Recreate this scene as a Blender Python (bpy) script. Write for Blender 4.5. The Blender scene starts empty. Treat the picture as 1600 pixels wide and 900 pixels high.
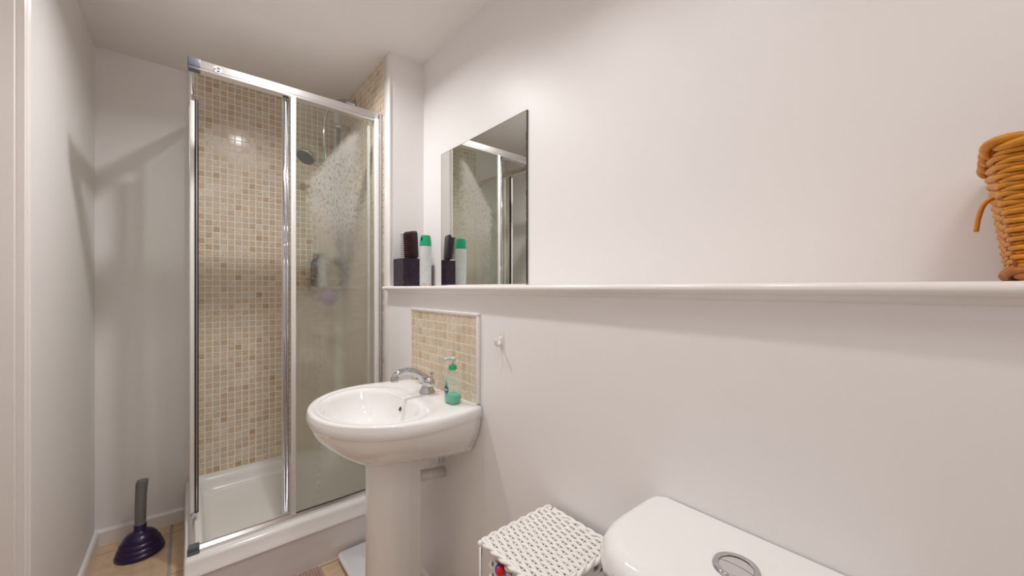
import bpy, bmesh, math, random
from mathutils import Vector, Matrix
random.seed(7)
PI = math.pi
sc = bpy.context.scene
C = sc.collection
H = 1.22            # eye height
CEIL = 2.36
# ------------------------------------------------------------ camera
cam_d = bpy.data.cameras.new('camera'); cam = bpy.data.objects.new('camera', cam_d); C.objects.link(cam)
cam_d.sensor_width = 36; cam_d.lens = 598/1600*36; cam_d.clip_start = .01
cam.location = (0, 0, H); cam.rotation_euler = (PI/2, 0, -math.atan2(.6455, .7638))
sc.camera = cam
# ------------------------------------------------------------ world, exposure
w = bpy.data.worlds.new('world'); sc.world = w; w.use_nodes = True
w.node_tree.nodes['Background'].inputs[0].default_value = (.8, .8, .8, 1)
w.node_tree.nodes['Background'].inputs[1].default_value = .3
sc.view_settings.view_transform = 'Standard'; sc.view_settings.look = 'None'
sc.view_settings.gamma = 1; sc.view_settings.use_curve_mapping = False
sc.view_settings.exposure = -0.27
sc.cycles.max_bounces = 10; sc.cycles.diffuse_bounces = 6; sc.cycles.glossy_bounces = 5
sc.cycles.transmission_bounces = 8; sc.cycles.transparent_max_bounces = 16
LAMPS = [(.29, 1.65, 9.6), (.31, .95, 2.6), (.32, .485, 2.1)]    # x, y, watts
FILL_W = 2.7  # watts of the added fill disc

# ------------------------------------------------------------ materials
M = {}
def thin_fresnel(N, L):
    # same reflectance on both faces of a pane
    g = N.new('ShaderNodeNewGeometry'); r = N.new('ShaderNodeMapRange'); r.inputs[3].default_value = 1.45; r.inputs[4].default_value = 1/1.45
    L.new(g.outputs['Backfacing'], r.inputs[0]); f = N.new('ShaderNodeFresnel'); L.new(r.outputs[0], f.inputs[0])
    return f
def nodes_of(m):
    nt = m.node_tree; return nt, nt.nodes, nt.links
def pbr(name, col, rough=.5, metal=0, bump=0, bscale=60, var=0, vscale=8, spec=None, coat=0, trans=0, ior=None):
    m = bpy.data.materials.new(name); m.use_nodes = True
    nt, N, L = nodes_of(m); b = N['Principled BSDF']
    b.inputs['Base Color'].default_value = (*col, 1); b.inputs['Roughness'].default_value = rough
    b.inputs['Metallic'].default_value = metal
    if coat: b.inputs['Coat Weight'].default_value = coat; b.inputs['Coat Roughness'].default_value = .05
    if spec is not None: b.inputs['Specular IOR Level'].default_value = spec
    if trans: b.inputs['Transmission Weight'].default_value = trans
    if ior: b.inputs['IOR'].default_value = ior
    tc = N.new('ShaderNodeNewGeometry')
    if var:
        n = N.new('ShaderNodeTexNoise'); n.inputs['Scale'].default_value = vscale; n.inputs['Detail'].default_value = 4
        L.new(tc.outputs['Position'], n.inputs['Vector'])
        mx = N.new('ShaderNodeMix'); mx.data_type = 'RGBA'
        mx.inputs[6].default_value = (*[c*(1-var) for c in col], 1); mx.inputs[7].default_value = (*[min(1, c*(1+var)) for c in col], 1)
        L.new(n.outputs[0], mx.inputs[0]); L.new(mx.outputs[2], b.inputs['Base Color'])
    if bump:
        n = N.new('ShaderNodeTexNoise'); n.inputs['Scale'].default_value = bscale; n.inputs['Detail'].default_value = 3
        L.new(tc.outputs['Position'], n.inputs['Vector'])
        bp = N.new('ShaderNodeBump'); bp.inputs['Strength'].default_value = bump; bp.inputs['Distance'].default_value = .002
        L.new(n.outputs[0], bp.inputs['Height']); L.new(bp.outputs[0], b.inputs['Normal'])
    M[name] = m
    return m
pbr('wall_paint', (.862, .838, .830), .42, bump=.09, bscale=90, var=.012, vscale=2)
pbr('ceiling_paint', (.86, .832, .812), .7, bump=.12, bscale=60)
pbr('gloss_white', (.84, .80, .775), .22, bump=.08, bscale=25)
pbr('ceramic', (.87, .855, .845), .07, coat=.4)
pbr('tray_acrylic', (.86, .84, .82), .16)
pbr('white_frame', (.83, .81, .79), .25, metal=.15)
pbr('chrome', (.60, .60, .62), .07, metal=1)
pbr('polished_alu', (.84, .83, .83), .2, metal=1)
pbr('brushed_alu', (.82, .80, .80), .28, metal=1)
pbr('grey_plastic', (.115, .12, .14), .45)
pbr('dark_rubber', (.028, .022, .026), .5)
pbr('white_plastic', (.83, .81, .79), .35)
pbr('grout', (.93, .91, .87), .8, bump=.2, bscale=200)
pbr('floor_grout', (.42, .38, .33), .85, bump=.3, bscale=150)
pbr('plunger_purple', (.022, .008, .062), .28)
pbr('plunger_grip', (.20, .19, .19), .55, bump=.3, bscale=300)
pbr('white_wicker', (.88, .85, .82), .5, var=.05, vscale=120)
pbr('basket_dark', (.05, .025, .035), .8)
pbr('brown_wicker', (.62, .235, .006), .42, var=.4, vscale=70)
pbr('brown_stake', (.42, .13, .02), .5, var=.3, vscale=60)
pbr('can_green', (.0, .36, .15), .35)
pbr('brush_dark', (.018, .008, .018), .35)
pbr('brush_pad', (.055, .014, .018), .35, var=.5, vscale=200)
pbr('soap_liquid', (.02, .52, .32), .12)
pbr('soap_collar', (.0, .42, .17), .3)
pbr('pump_plastic', (.72, .84, .78), .25, trans=.35)
pbr('label_navy', (.05, .035, .17), .4)
pbr('label_teal', (.03, .36, .24), .4)
pbr('print_pale', (.80, .78, .84), .4)
pbr('scale_white', (.80, .82, .86), .15)
pbr('mat_pile', (.50, .36, .32), .95, var=.25, vscale=90)
pbr('mirror_edge', (.03, .03, .03), .6)
pbr('mirror_silver', (.83, .85, .82), .0, metal=1)
pbr('toy_red', (.62, .015, .02), .3)
pbr('toy_blue', (.03, .03, .45), .3)
pbr('black_hole', (.01, .008, .01), .8)
pbr('bottle_white', (.75, .76, .76), .3)
pbr('bottle_dark', (.03, .03, .035), .3)
pbr('bottle_olive', (.35, .30, .06), .35)
pbr('sponge_purple', (.33, .20, .42), .9)
pbr('brass', (.55, .35, .20), .3, metal=1)
pbr('logo_ink', (.05, .05, .06), .5)
pbr('downlight_bezel', (.8, .8, .8), .25, metal=.6)

def lamp_mat():
    m = bpy.data.materials.new('lamp_glow'); m.use_nodes = True
    b = m.node_tree.nodes['Principled BSDF']
    b.inputs['Emission Color'].default_value = (1, .95, .88, 1); b.inputs['Emission Strength'].default_value = 6
    M['lamp_glow'] = m
lamp_mat()

def stone(name, cols, rough, nscale, mottle, coat=0):
    """natural stone: every piece has its own shade"""
    m = bpy.data.materials.new(name); m.use_nodes = True
    nt, N, L = nodes_of(m); b = N['Principled BSDF']
    oi = N.new('ShaderNodeObjectInfo'); ge = N.new('ShaderNodeNewGeometry')
    ad = N.new('ShaderNodeMath'); ad.operation = 'ADD'; fr = N.new('ShaderNodeMath'); fr.operation = 'FRACT'
    L.new(oi.outputs['Random'], ad.inputs[0]); L.new(ge.outputs['Random Per Island'], ad.inputs[1]); L.new(ad.outputs[0], fr.inputs[0])
    r = N.new('ShaderNodeValToRGB'); els = r.color_ramp.elements
    for i, (p, c) in enumerate(cols):
        e = els[i] if i < 2 else els.new(p)
        e.position = p; e.color = (*c, 1)
    L.new(fr.outputs[0], r.inputs[0])
    n = N.new('ShaderNodeTexNoise'); n.inputs['Scale'].default_value = nscale; n.inputs['Detail'].default_value = 5; n.inputs['Roughness'].default_value = .65
    L.new(ge.outputs['Position'], n.inputs['Vector'])
    mr = N.new('ShaderNodeMapRange'); mr.inputs[1].default_value = .3; mr.inputs[2].default_value = .7
    mr.inputs[3].default_value = 1-mottle; mr.inputs[4].default_value = 1+mottle
    L.new(n.outputs[0], mr.inputs[0])
    mx = N.new('ShaderNodeVectorMath'); mx.operation = 'SCALE'
    L.new(r.outputs[0], mx.inputs[0]); L.new(mr.outputs[0], mx.inputs['Scale'])
    L.new(mx.outputs[0], b.inputs['Base Color'])
    b.inputs['Roughness'].default_value = rough
    bp = N.new('ShaderNodeBump'); bp.inputs['Strength'].default_value = .25; bp.inputs['Distance'].default_value = .001
    L.new(n.outputs[0], bp.inputs['Height']); L.new(bp.outputs[0], b.inputs['Normal'])
    if coat: b.inputs['Coat Weight'].default_value = coat; b.inputs['Coat Roughness'].default_value = .1
    M[name] = m
stone('mosaic_stone', [(0, (.70, .575, .43)), (.3, (.65, .52, .37)), (.55, (.73, .62, .485)), (.75, (.60, .44, .29)), (.9, (.69, .625, .51)), (1, (.53, .35, .20))], .3, 130, .22, coat=.25)
stone('floor_stone', [(0, (.68, .49, .33)), (.5, (.65, .46, .30)), (1, (.71, .52, .36))], .35, 22, .14, coat=.15)

def glass_mat(name, tint):
    m = bpy.data.materials.new(name); m.use_nodes = True
    nt, N, L = nodes_of(m); N.remove(N['Principled BSDF']); out = N['Material Output']
    t = N.new('ShaderNodeBsdfTransparent'); t.inputs[0].default_value = (*tint, 1)
    g = N.new('ShaderNodeBsdfGlossy'); g.inputs['Roughness'].default_value = .01
    f = thin_fresnel(N, L)
    mx = N.new('ShaderNodeMixShader'); L.new(f.outputs[0], mx.inputs[0]); L.new(t.outputs[0], mx.inputs[1]); L.new(g.outputs[0], mx.inputs[2])
    L.new(mx.outputs[0], out.inputs[0])
    M[name] = m
    return m, nt, N, L, mx, out
glass_mat('clear_glass', (.965, .98, .965))
def milky():
    m, nt, N, L, mx, out = glass_mat('bottle_clear', (.94, .98, .96))
    d = N.new('ShaderNodeBsdfDiffuse'); d.inputs[0].default_value = (.72, .86, .79, 1)
    k = N.new('ShaderNodeMixShader'); k.inputs[0].default_value = .16
    L.new(mx.outputs[0], k.inputs[1]); L.new(d.outputs[0], k.inputs[2]); L.new(k.outputs[0], out.inputs[0])
milky()

def foggy():
    """glass with dried limescale: a whitish spray patch, droplets, and a blurry film lower down"""
    m, nt, N, L, clear, out = glass_mat('limescaled_glass', (.96, .975, .96))
    ge = N.new('ShaderNodeNewGeometry'); sp = N.new('ShaderNodeSeparateXYZ'); L.new(ge.outputs['Position'], sp.inputs[0])
    def math_(op, a, b=None, clamp=False):
        n = N.new('ShaderNodeMath'); n.operation = op; n.use_clamp = clamp
        for i, v in enumerate((a, b)):
            if v is None: continue
            if isinstance(v, (int, float)): n.inputs[i].default_value = v
            else: L.new(v, n.inputs[i])
        return n.outputs[0]
    def step(v, a, b):
        n = N.new('ShaderNodeMapRange'); n.interpolation_type = 'SMOOTHSTEP'
        n.inputs[1].default_value = a; n.inputs[2].default_value = b
        L.new(v, n.inputs[0]); return n.outputs[0]
    n1 = N.new('ShaderNodeTexNoise'); n1.inputs['Scale'].default_value = 55; n1.inputs['Detail'].default_value = 4; L.new(ge.outputs['Position'], n1.inputs['Vector'])
    wob = math_('MULTIPLY', math_('SUBTRACT', n1.outputs[0], .5), .07)
    x = math_('ADD', sp.outputs[0], wob); z = math_('ADD', sp.outputs[2], wob)
    lean = math_('MULTIPLY', math_('MAXIMUM', math_('SUBTRACT', z, 1.70), 0), .72)
    left = step(math_('SUBTRACT', x, lean), .385, .43)
    right = math_('SUBTRACT', 1, step(x, .585, .66))
    top = math_('SUBTRACT', 1, step(z, 1.93, 1.98))
    low = step(z, 1.40, 1.62)
    mp = N.new('ShaderNodeMapping'); mp.inputs['Scale'].default_value = (170, 1, 60); L.new(ge.outputs['Position'], mp.inputs[0])
    n2 = N.new('ShaderNodeTexNoise'); n2.inputs['Scale'].default_value = 1; n2.inputs['Detail'].default_value = 2; L.new(mp.outputs[0], n2.inputs['Vector'])
    drops = step(n2.outputs[0], .55, .61)
    dband = math_('MULTIPLY', math_('SUBTRACT', 1, step(z, 1.80, 1.92)), step(z, 1.22, 1.34))
    drops = math_('MULTIPLY', drops, dband)
    patch = math_('MULTIPLY', math_('MULTIPLY', left, right), math_('MULTIPLY', top, low))
    film = math_('MULTIPLY', step(x, .40, .46), math_('SUBTRACT', 1, step(z, 1.40, 1.80)))
    film_low = math_('MULTIPLY', math_('SUBTRACT', 1, step(z, 1.10, 1.26)), .8)
    film = math_('MAXIMUM', film, film_low)
    white = math_('MULTIPLY', math_('ADD', math_('MULTIPLY', patch, .56), math_('ADD', math_('MULTIPLY', film, .22), .03)), math_('SUBTRACT', 1, math_('MULTIPLY', drops, .75)), True)
    blur = math_('MULTIPLY', math_('MAXIMUM', film, math_('MULTIPLY', patch, .8)), .5, True)
    rf = N.new('ShaderNodeBsdfRefraction'); rf.inputs['IOR'].default_value = 1.12; rf.inputs['Roughness'].default_value = .32
    rf.inputs['Color'].default_value = (.93, .93, .91, 1)
    m1 = N.new('ShaderNodeMixShader'); L.new(blur, m1.inputs[0]); L.new(clear.outputs[0], m1.inputs[1]); L.new(rf.outputs[0], m1.inputs[2])
    df = N.new('ShaderNodeBsdfDiffuse'); df.inputs[0].default_value = (.80, .78, .75, 1)
    tl = N.new('ShaderNodeBsdfTranslucent'); tl.inputs[0].default_value = (.80, .78, .75, 1)
    m2 = N.new('ShaderNodeMixShader'); m2.inputs[0].default_value = .5; L.new(df.outputs[0], m2.inputs[1]); L.new(tl.outputs[0], m2.inputs[2])
    m3 = N.new('ShaderNodeMixShader'); L.new(white, m3.inputs[0]); L.new(m1.outputs[0], m3.inputs[1]); L.new(m2.outputs[0], m3.inputs[2])
    # a thin reflecting surface stays on top of the film
    gl = N.new('ShaderNodeBsdfGlossy'); gl.inputs['Roughness'].default_value = .04
    fr = thin_fresnel(N, L)
    m4 = N.new('ShaderNodeMixShader'); L.new(math_('MULTIPLY', fr.outputs[0], math_('ADD', math_('MULTIPLY', blur, .9), 0)), m4.inputs[0])
    L.new(m3.outputs[0], m4.inputs[1]); L.new(gl.outputs[0], m4.inputs[2])
    L.new(m4.outputs[0], out.inputs[0])
foggy()

def print_mat(name, base, ink, ink2, z0, z1):
    """can sleeve: pale print with rows of fine lettering and a few blossom spots"""
    m = bpy.data.materials.new(name); m.use_nodes = True
    nt, N, L = nodes_of(m); b = N['Principled BSDF']; b.inputs['Roughness'].default_value = .3
    tc = N.new('ShaderNodeTexCoord'); mp = N.new('ShaderNodeMapping'); mp.inputs['Scale'].default_value = (130, 130, 330); L.new(tc.outputs['Object'], mp.inputs[0])
    n = N.new('ShaderNodeTexNoise'); n.inputs['Scale'].default_value = 1; n.inputs['Detail'].default_value = 1; L.new(mp.outputs[0], n.inputs['Vector'])
    r = N.new('ShaderNodeMapRange'); r.inputs[1].default_value = .58; r.inputs[2].default_value = .66; r.inputs[4].default_value = .6; L.new(n.outputs[0], r.inputs[0])
    mx = N.new('ShaderNodeMix'); mx.data_type = 'RGBA'; mx.inputs[6].default_value = (*base, 1); mx.inputs[7].default_value = (*ink, 1); L.new(r.outputs[0], mx.inputs[0])
    v = N.new('ShaderNodeTexVoronoi'); v.inputs['Scale'].default_value = 42; L.new(tc.outputs['Object'], v.inputs['Vector'])
    r2 = N.new('ShaderNodeMapRange'); r2.inputs[1].default_value = .30; r2.inputs[2].default_value = .22; r2.inputs[4].default_value = .7; L.new(v.outputs['Distance'], r2.inputs[0])
    s = N.new('ShaderNodeSeparateXYZ'); L.new(tc.outputs['Object'], s.inputs[0])
    r3 = N.new('ShaderNodeMapRange'); r3.inputs[1].default_value = z1; r3.inputs[2].default_value = z0; L.new(s.outputs[2], r3.inputs[0])
    mu = N.new('ShaderNodeMath'); mu.operation = 'MULTIPLY'; L.new(r2.outputs[0], mu.inputs[0]); L.new(r3.outputs[0], mu.inputs[1])
    mx2 = N.new('ShaderNodeMix'); mx2.data_type = 'RGBA'; mx2.inputs[7].default_value = (*ink2, 1); L.new(mu.outputs[0], mx2.inputs[0]); L.new(mx.outputs[2], mx2.inputs[6])
    L.new(mx2.outputs[2], b.inputs['Base Color'])
    M[name] = m
print_mat('can_print', (.60, .62, .635), (.30, .33, .37), (.55, .38, .20), .02, .15)
print_mat('box_print', (.022, .011, .030), (.04, .016, .03), (.14, .05, .03), .0, .14)

# ------------------------------------------------------------ builders
ORG = {}
def tag(o, label=None, cat=None, group=None, kind=None):
    if label: o['label'] = label
    if cat: o['category'] = cat
    if group: o['group'] = group
    if kind: o['kind'] = kind
    return o
def thing(name, loc, label, cat, group=None):
    o = bpy.data.objects.new(name, None); C.objects.link(o); o.location = loc; o.empty_display_size = .05
    ORG[o.name] = Vector(loc)
    return tag(o, label, cat, group)
def obj(name, bm, mat, parent=None, smooth=False, base=None, label=None, auto=None):
    """link a bmesh given in world coordinates as one object; base = origin of a top-level mesh"""
    org = ORG[parent.name] if parent else Vector(base or (0, 0, 0))
    bmesh.ops.translate(bm, verts=bm.verts, vec=-org)
    bmesh.ops.recalc_face_normals(bm, faces=bm.faces)
    me = bpy.data.meshes.new(name); bm.to_mesh(me); bm.free()
    for mm in (mat if isinstance(mat, (list, tuple)) else [mat]): me.materials.append(M[mm])
    if smooth or auto:
        for p in me.polygons: p.use_smooth = True
    if auto: me.set_sharp_from_angle(angle=math.radians(auto))
    o = bpy.data.objects.new(name, me); C.objects.link(o)
    if parent: o.parent = parent
    else: o.location = org
    ORG[o.name] = org
    if label: o['label'] = label
    return o
def B(): return bmesh.new()
def box(bm, x0, x1, y0, y1, z0, z1, bev=0, seg=2):
    r = bmesh.ops.create_cube(bm, size=1)
    vs = r['verts']
    for v in vs:
        v.co = Vector(((x0+x1)/2+v.co.x*(x1-x0), (y0+y1)/2+v.co.y*(y1-y0), (z0+z1)/2+v.co.z*(z1-z0)))
    if bev:
        es = list({e for v in vs for e in v.link_edges})
        bmesh.ops.bevel(bm, geom=es, offset=bev, segments=seg, affect='EDGES', profile=.5)
    return bm
def bx(name, dims, mat, parent=None, bev=0, seg=2, auto=None, **k):
    return obj(name, box(B(), *dims, bev, seg), mat, parent, auto=auto or (40 if bev else None), **k)
def loft(bm, rings, cap0=False, cap1=False, closed=True):
    vr = [[bm.verts.new(p) for p in r] for r in rings]
    n = len(vr[0])
    for a, b in zip(vr, vr[1:]):
        for i in range(n if closed else n-1):
            j = (i+1) % n
            try: bm.faces.new((a[i], a[j], b[j], b[i]))
            except ValueError: pass
    if cap0: bm.faces.new(vr[0][::-1])
    if cap1: bm.faces.new(vr[-1])
    return bm
def lathe(bm, prof, loc=(0, 0, 0), n=24, axis=None, cap0=False, cap1=False):
    """prof: (radius, height) up an axis through loc"""
    loc = Vector(loc)
    q = Vector((0, 0, 1)).rotation_difference(Vector(axis).normalized()) if axis else None
    rings = []
    for r, h in prof:
        ring = []
        for i in range(n):
            a = 2*PI*i/n; v = Vector((r*math.cos(a), r*math.sin(a), h))
            ring.append(loc + (q @ v if q else v))
        rings.append(ring)
    return loft(bm, rings, cap0, cap1)
def tube(bm, pts, rad, n=8, closed=False, caps=True):
    pts = [Vector(p) for p in pts]; m = len(pts)
    rings = []; up = None
    for i, p in enumerate(pts):
        a = pts[(i-1) % m] if (closed or i) else p
        b = pts[(i+1) % m] if (closed or i < m-1) else p
        t = (b-a).normalized()
        if up is None: up = t.orthogonal().normalized()
        up = (up - t*up.dot(t)).normalized(); s = t.cross(up)
        r = rad[i] if isinstance(rad, (list, tuple)) else rad
        rings.append([p + up*r*math.cos(2*PI*k/n) + s*r*math.sin(2*PI*k/n) for k in range(n)])
    if closed: rings.append(rings[0])
    loft(bm, rings, caps and not closed, caps and not closed)
    if closed: bmesh.ops.remove_doubles(bm, verts=bm.verts, dist=1e-6)
    return bm
def curve(ctrl, n=8):
    """Catmull-Rom through the control points"""
    P = [Vector(p) for p in ctrl]; P = [P[0]*2-P[1]] + P + [P[-1]*2-P[-2]]
    out = []
    for i in range(1, len(P)-2):
        for k in range(n):
            t = k/n; a, b, c, d = P[i-1:i+3]
            out.append(.5*((2*b)+(c-a)*t+(2*a-5*b+4*c-d)*t*t+(3*b-a-3*c+d)*t**3))
    return out + [P[-2]]
def rrect(x0, x1, y0, y1, r, n=6):
    out = []
    for cx, cy, a0 in ((x1-r, y1-r, 0), (x0+r, y1-r, PI/2), (x0+r, y0+r, PI), (x1-r, y0+r, 1.5*PI)):
        for k in range(n+1):
            a = a0 + PI/2*k/n; out.append((cx+r*math.cos(a), cy+r*math.sin(a)))
    return out
def resample(poly, n):
    P = [Vector((*p, 0)) for p in poly]; P.append(P[0])
    L = [0]
    for a, b in zip(P, P[1:]): L.append(L[-1]+(b-a).length)
    out = []; j = 0
    for i in range(n):
        s = L[-1]*i/n
        while L[j+1] < s: j += 1
        t = (s-L[j])/max(1e-9, L[j+1]-L[j]); p = P[j].lerp(P[j+1], t)
        d = (P[j+1]-P[j]).normalized(); out.append((p.x, p.y, d.y, -d.x))     # point and outward normal
    return out
def struct(name, dims, mat, label=None, bev=0):
    o = bx(name, dims, mat, bev=bev); o['kind'] = 'structure'
    if label: o['label'] = label
    return o

# ------------------------------------------------------------ room shell
XL, XU, XW, YB, YN, YF = -.338, .92, .735, 2.65, 1.79, -.70
XS = .746                                   # tiled right wall of the shower
floor = struct('floor', (XL, XW+.1, YF, YB, -.05, -.004), 'floor_grout', 'tan stone tile floor with grey grout')
struct('ceiling', (XL-.1, XU+.1, YF-.1, YB+.1, CEIL, CEIL+.05), 'ceiling_paint', 'plain off-white ceiling')
struct('wall_back', (XL-.1, XU+.1, YB, YB+.1, 0, CEIL), 'wall_paint', 'off-white wall behind the plunger')
struct('wall_right', (XU, XU+.1, YF, YN, H+.008, CEIL), 'wall_paint', 'off-white wall above the ledge')
struct('wall_ledge', (XW, XU+.1, YF, YN, 0, H-.010), 'wall_paint', 'boxed-out lower wall under the ledge')
struct('wall_nib', (XS, XU+.1, YN, YB, 0, CEIL), 'wall_paint', 'wall end beside the shower')
struct('wall_front', (XL-.1, XU+.1, YF-.1, YF, 0, CEIL), 'wall_paint', 'off-white wall opposite the shower')
DY0, DY1 = .785, 1.565
struct('wall_left', (XL-.1, XL, DY1, YB, 0, CEIL), 'wall_paint', 'off-white wall beside the door')
struct('wall_left', (XL-.1, XL, YF, DY0, 0, CEIL), 'wall_paint', 'off-white wall before the door')
struct('wall_left', (XL-.1, XL, DY0, DY1, 2.04, CEIL), 'wall_paint', 'off-white wall over the door')
door = struct('door_1', (XL-.075, XL-.035, DY0+.012, DY1-.012, .008, 2.028), 'gloss_white', 'white painted flush door')
tag(obj('door_jamb', box(box(box(B(), XL-.1, XL, DY1-.012, DY1, 0, 2.04), XL-.1, XL, DY0, DY0+.012, 0, 2.04), XL-.1, XL, DY0+.012, DY1-.012, 2.028, 2.04), 'gloss_white', door))
hbm = lathe(B(), [(0, 0), (.024, 0), (.024, .006), (.009, .008), (.009, .04), (0, .04)], (XL-.035, .79, 1.0), 20, (1, 0, 0)); tube(hbm, [(XL, .79, 1.0), (XL, .90, 1.0)], .008, 10)
obj('door_handle', hbm, 'chrome', door, smooth=True)
def architrave():
    prof = [(XL, 0), (XL+.014, 0), (XL+.017, .004), (XL+.016, .012), (XL+.012, .016), (XL+.012, .040), (XL+.016, .045), (XL+.015, .052), (XL, .055)]
    bm = B(); loft(bm, [[(x, DY1+.004+y, z) for x, y in prof] for z in (0, 2.10)], True, True)
    loft(bm, [[(x, DY0-.004-y, z) for x, y in prof] for z in (0, 2.10)], True, True)
    loft(bm, [[(x, yy, 2.045+y) for x, y in prof] for yy in (DY0, DY1)], True, True)
    o = obj('trim_1', bm, 'gloss_white', auto=35); tag(o, 'white moulded architrave around the door', kind='structure')
architrave()
def skirting(name, axis, a, b, at, sgn, label):
    prof = [(0, 0), (.015, 0), (.015, .062), (.010, .070), (0, .073)]
    rings = []
    for t in (a, b):
        rings.append([((t, at+sgn*d, z) if axis == 'x' else (at+sgn*d, t, z)) for d, z in prof])
    o = obj(name, loft(B(), rings, True, True), 'gloss_white'); tag(o, label, kind='structure')
skirting('baseboard_back', 'x', XL, -.014, YB, -1, 'white skirting board behind the plunger')
skirting('baseboard_left', 'y', DY1+.060, YB, XL, 1, 'white skirting board beside the door')
skirting('baseboard_right', 'y', YF, YN, XW, -1, 'white skirting board under the ledge wall')
skirting('baseboard_front', 'x', XL, XW, YF, 1, 'white skirting board opposite the shower')

# floor tiles, each its own piece
pit, jt = .368, .011
xs = [-.065+pit*i for i in range(-1, 4)]; ys = [2.555-pit*i for i in range(-1, 10)]
fl_mesh = {}
for xa in xs:
    for ya in ys:
        x0, x1 = max(XL, xa+jt/2), min(XW, xa+pit-jt/2); y0, y1 = max(YF, ya-pit+jt/2), min(YB, ya-jt/2)
        if x1-x0 < .01 or y1-y0 < .01 or (x0 > -.02 and y0 > 1.84): continue
        o = obj('tile', box(B(), x0, x1, y0, y1, -.008, 0, .0015, 1), 'floor_stone', floor)

# ------------------------------------------------------------ mosaic tiles
TP = .0325; TS = TP-.0040
def mosaic(bm, axis, at, u0, nu, z0, nz, sgn, skip=None, zmax=None):
    for i in range(nu):
        for k in range(nz):
            if skip and skip(i, k): continue
            a = u0+i*TP+.0020; zb = z0+k*TP+.0020; zt = zb+TS
            if zmax and zt > zmax: zt = zmax
            if zt-zb < .004: continue
            tile_geo(bm, axis, at, a, a+TS, zb, zt, sgn)
def tile_geo(bm, axis, at, a, b, zb, zt, sgn):
    d = .0016; c = .0008
    def p(u, z, h): return (u, at+sgn*h, z) if axis == 'x' else (at+sgn*h, u, z)
    o = [p(a, zb, 0), p(b, zb, 0), p(b, zt, 0), p(a, zt, 0)]
    t = [p(a+c, zb+c, d), p(b-c, zb+c, d), p(b-c, zt-c, d), p(a+c, zt-c, d)]
    loft(bm, [o, t], False, True)
YT = 2.622
ZT0 = .222
wsb = struct('wall_shower', (0.0, XS, YT, YB-.0005, .2, CEIL), 'grout', 'beige stone mosaic wall at the back of the shower')
n_rows = int((CEIL-ZT0)/TP)+1
c0, c1 = 1, 10; k0 = int((1.22-ZT0)/TP)-15; k1 = k0+33
sel = lambda i, k: c0 <= i < c1 and k0 <= k < k1
bm = B(); mosaic(bm, 'x', YT, .002, 22, ZT0, n_rows, -1, sel, CEIL-.001)
tf = obj('tile_field', bm, 'mosaic_stone', wsb); tf['kind'] = 'stuff'
bm = B(); tile_geo(bm, 'x', 0, -TS/2, TS/2, -TS/2, TS/2, -1)
bmesh.ops.recalc_face_normals(bm, faces=bm.faces)
tm = bpy.data.meshes.new('tile'); bm.to_mesh(tm); bm.free(); tm.materials.append(M['mosaic_stone'])
for i in range(c0, c1):
    for k in range(k0, k1):
        o = bpy.data.objects.new('tile', tm); C.objects.link(o); o.parent = wsb
        o.location = (.002+(i+.5)*TP, YT-.0001, ZT0+(k+.5)*TP); o.rotation_euler = (random.gauss(0, .006), 0, random.gauss(0, .008))
wsr = struct('wall_shower_side', (XS-.004, XS, 1.853, YT, .2, CEIL), 'grout', 'beige stone mosaic wall at the tap side of the shower')
bm = B(); mosaic(bm, 'y', XS-.004, 1.856, 23, ZT0, n_rows, -1, None, CEIL-.001)
tf = obj('tile_field', bm, 'mosaic_stone', wsr); tf['kind'] = 'stuff'
o = struct('trim_2', (XS-.009, XS-.0005, YN-.004, 1.853, 0, CEIL), 'gloss_white', 'white edge strip where the shower tiles end', bev=.003)

# ------------------------------------------------------------ ledge shelf
def ledge():
    n = 8; zt, zb = H+.008, H-.010; r = (zt-zb)/2; xf = .705
    prof = [(XU+.0, zt)] + [(xf+r-r*math.sin(PI*k/n), zb+r+r*math.cos(PI*k/n)) for k in range(n+1)] + [(XU, zb)]
    bm = loft(B(), [[(x, y, z) for x, z in prof] for y in (YF, YN+.008)], True, True)
    # small scotia moulding under the nosing
    pr2 = [(XW-.0, zb), (XW-.014, zb), (XW-.010, zb-.006), (XW-.003, zb-.011), (XW, zb-.012)]
    o = obj('ledge_shelf', bm, 'gloss_white', auto=50, base=(XU, 0, H))
    tag(o, 'long white painted ledge shelf with a rounded nose under the mirror', 'shelf')
    m = obj('scotia', loft(B(), [[(x, y, z) for x, z in pr2] for y in (YF, YN)], True, True), 'gloss_white', o, auto=40)
ledge()

# ------------------------------------------------------------ splashback
def splash():
    y0, y1, zt = 1.032, 1.532, H-.085
    zb = H-.382
    sp_ = thing('splashback', (XW, (y0+y1)/2, zb), 'beige mosaic tile splashback with white edging above the basin', 'splashback')
    n = 15; ya = y0+.008; z0 = zt-.012-8*TP
    bx('backing', (XW-.006, XW, y0+.003, y1-.003, zb, zt-.004), 'grout', sp_)
    bx('edging', (XW-.012, XW-.0002, y0-.002, y0+.008, zb, zt-.008), 'gloss_white', sp_, bev=.003)
    bx('edging', (XW-.012, XW-.0002, y0-.002, y1, zt-.0085, zt+.002), 'gloss_white', sp_, bev=.003)
    bm = B(); tile_geo(bm, 'y', 0, -TS/2, TS/2, -TS/2, TS/2, -1); bmesh.ops.recalc_face_normals(bm, faces=bm.faces)
    me = bpy.data.meshes.new('tile'); bm.to_mesh(me); bm.free(); me.materials.append(M['mosaic_stone'])
    for i in range(n):
        for k in range(9):
            z = zt-.010-(k+.5)*TP
            if z-TS/2 < zb-.008: continue
            o = bpy.data.objects.new('tile', me); C.objects.link(o); o.parent = sp_
            o.location = Vector((XW-.0061, ya+(i+.5)*TP, z)) - ORG[sp_.name]
            o.rotation_euler = (0, random.gauss(0, .006), random.gauss(0, .008))
splash()

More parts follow.
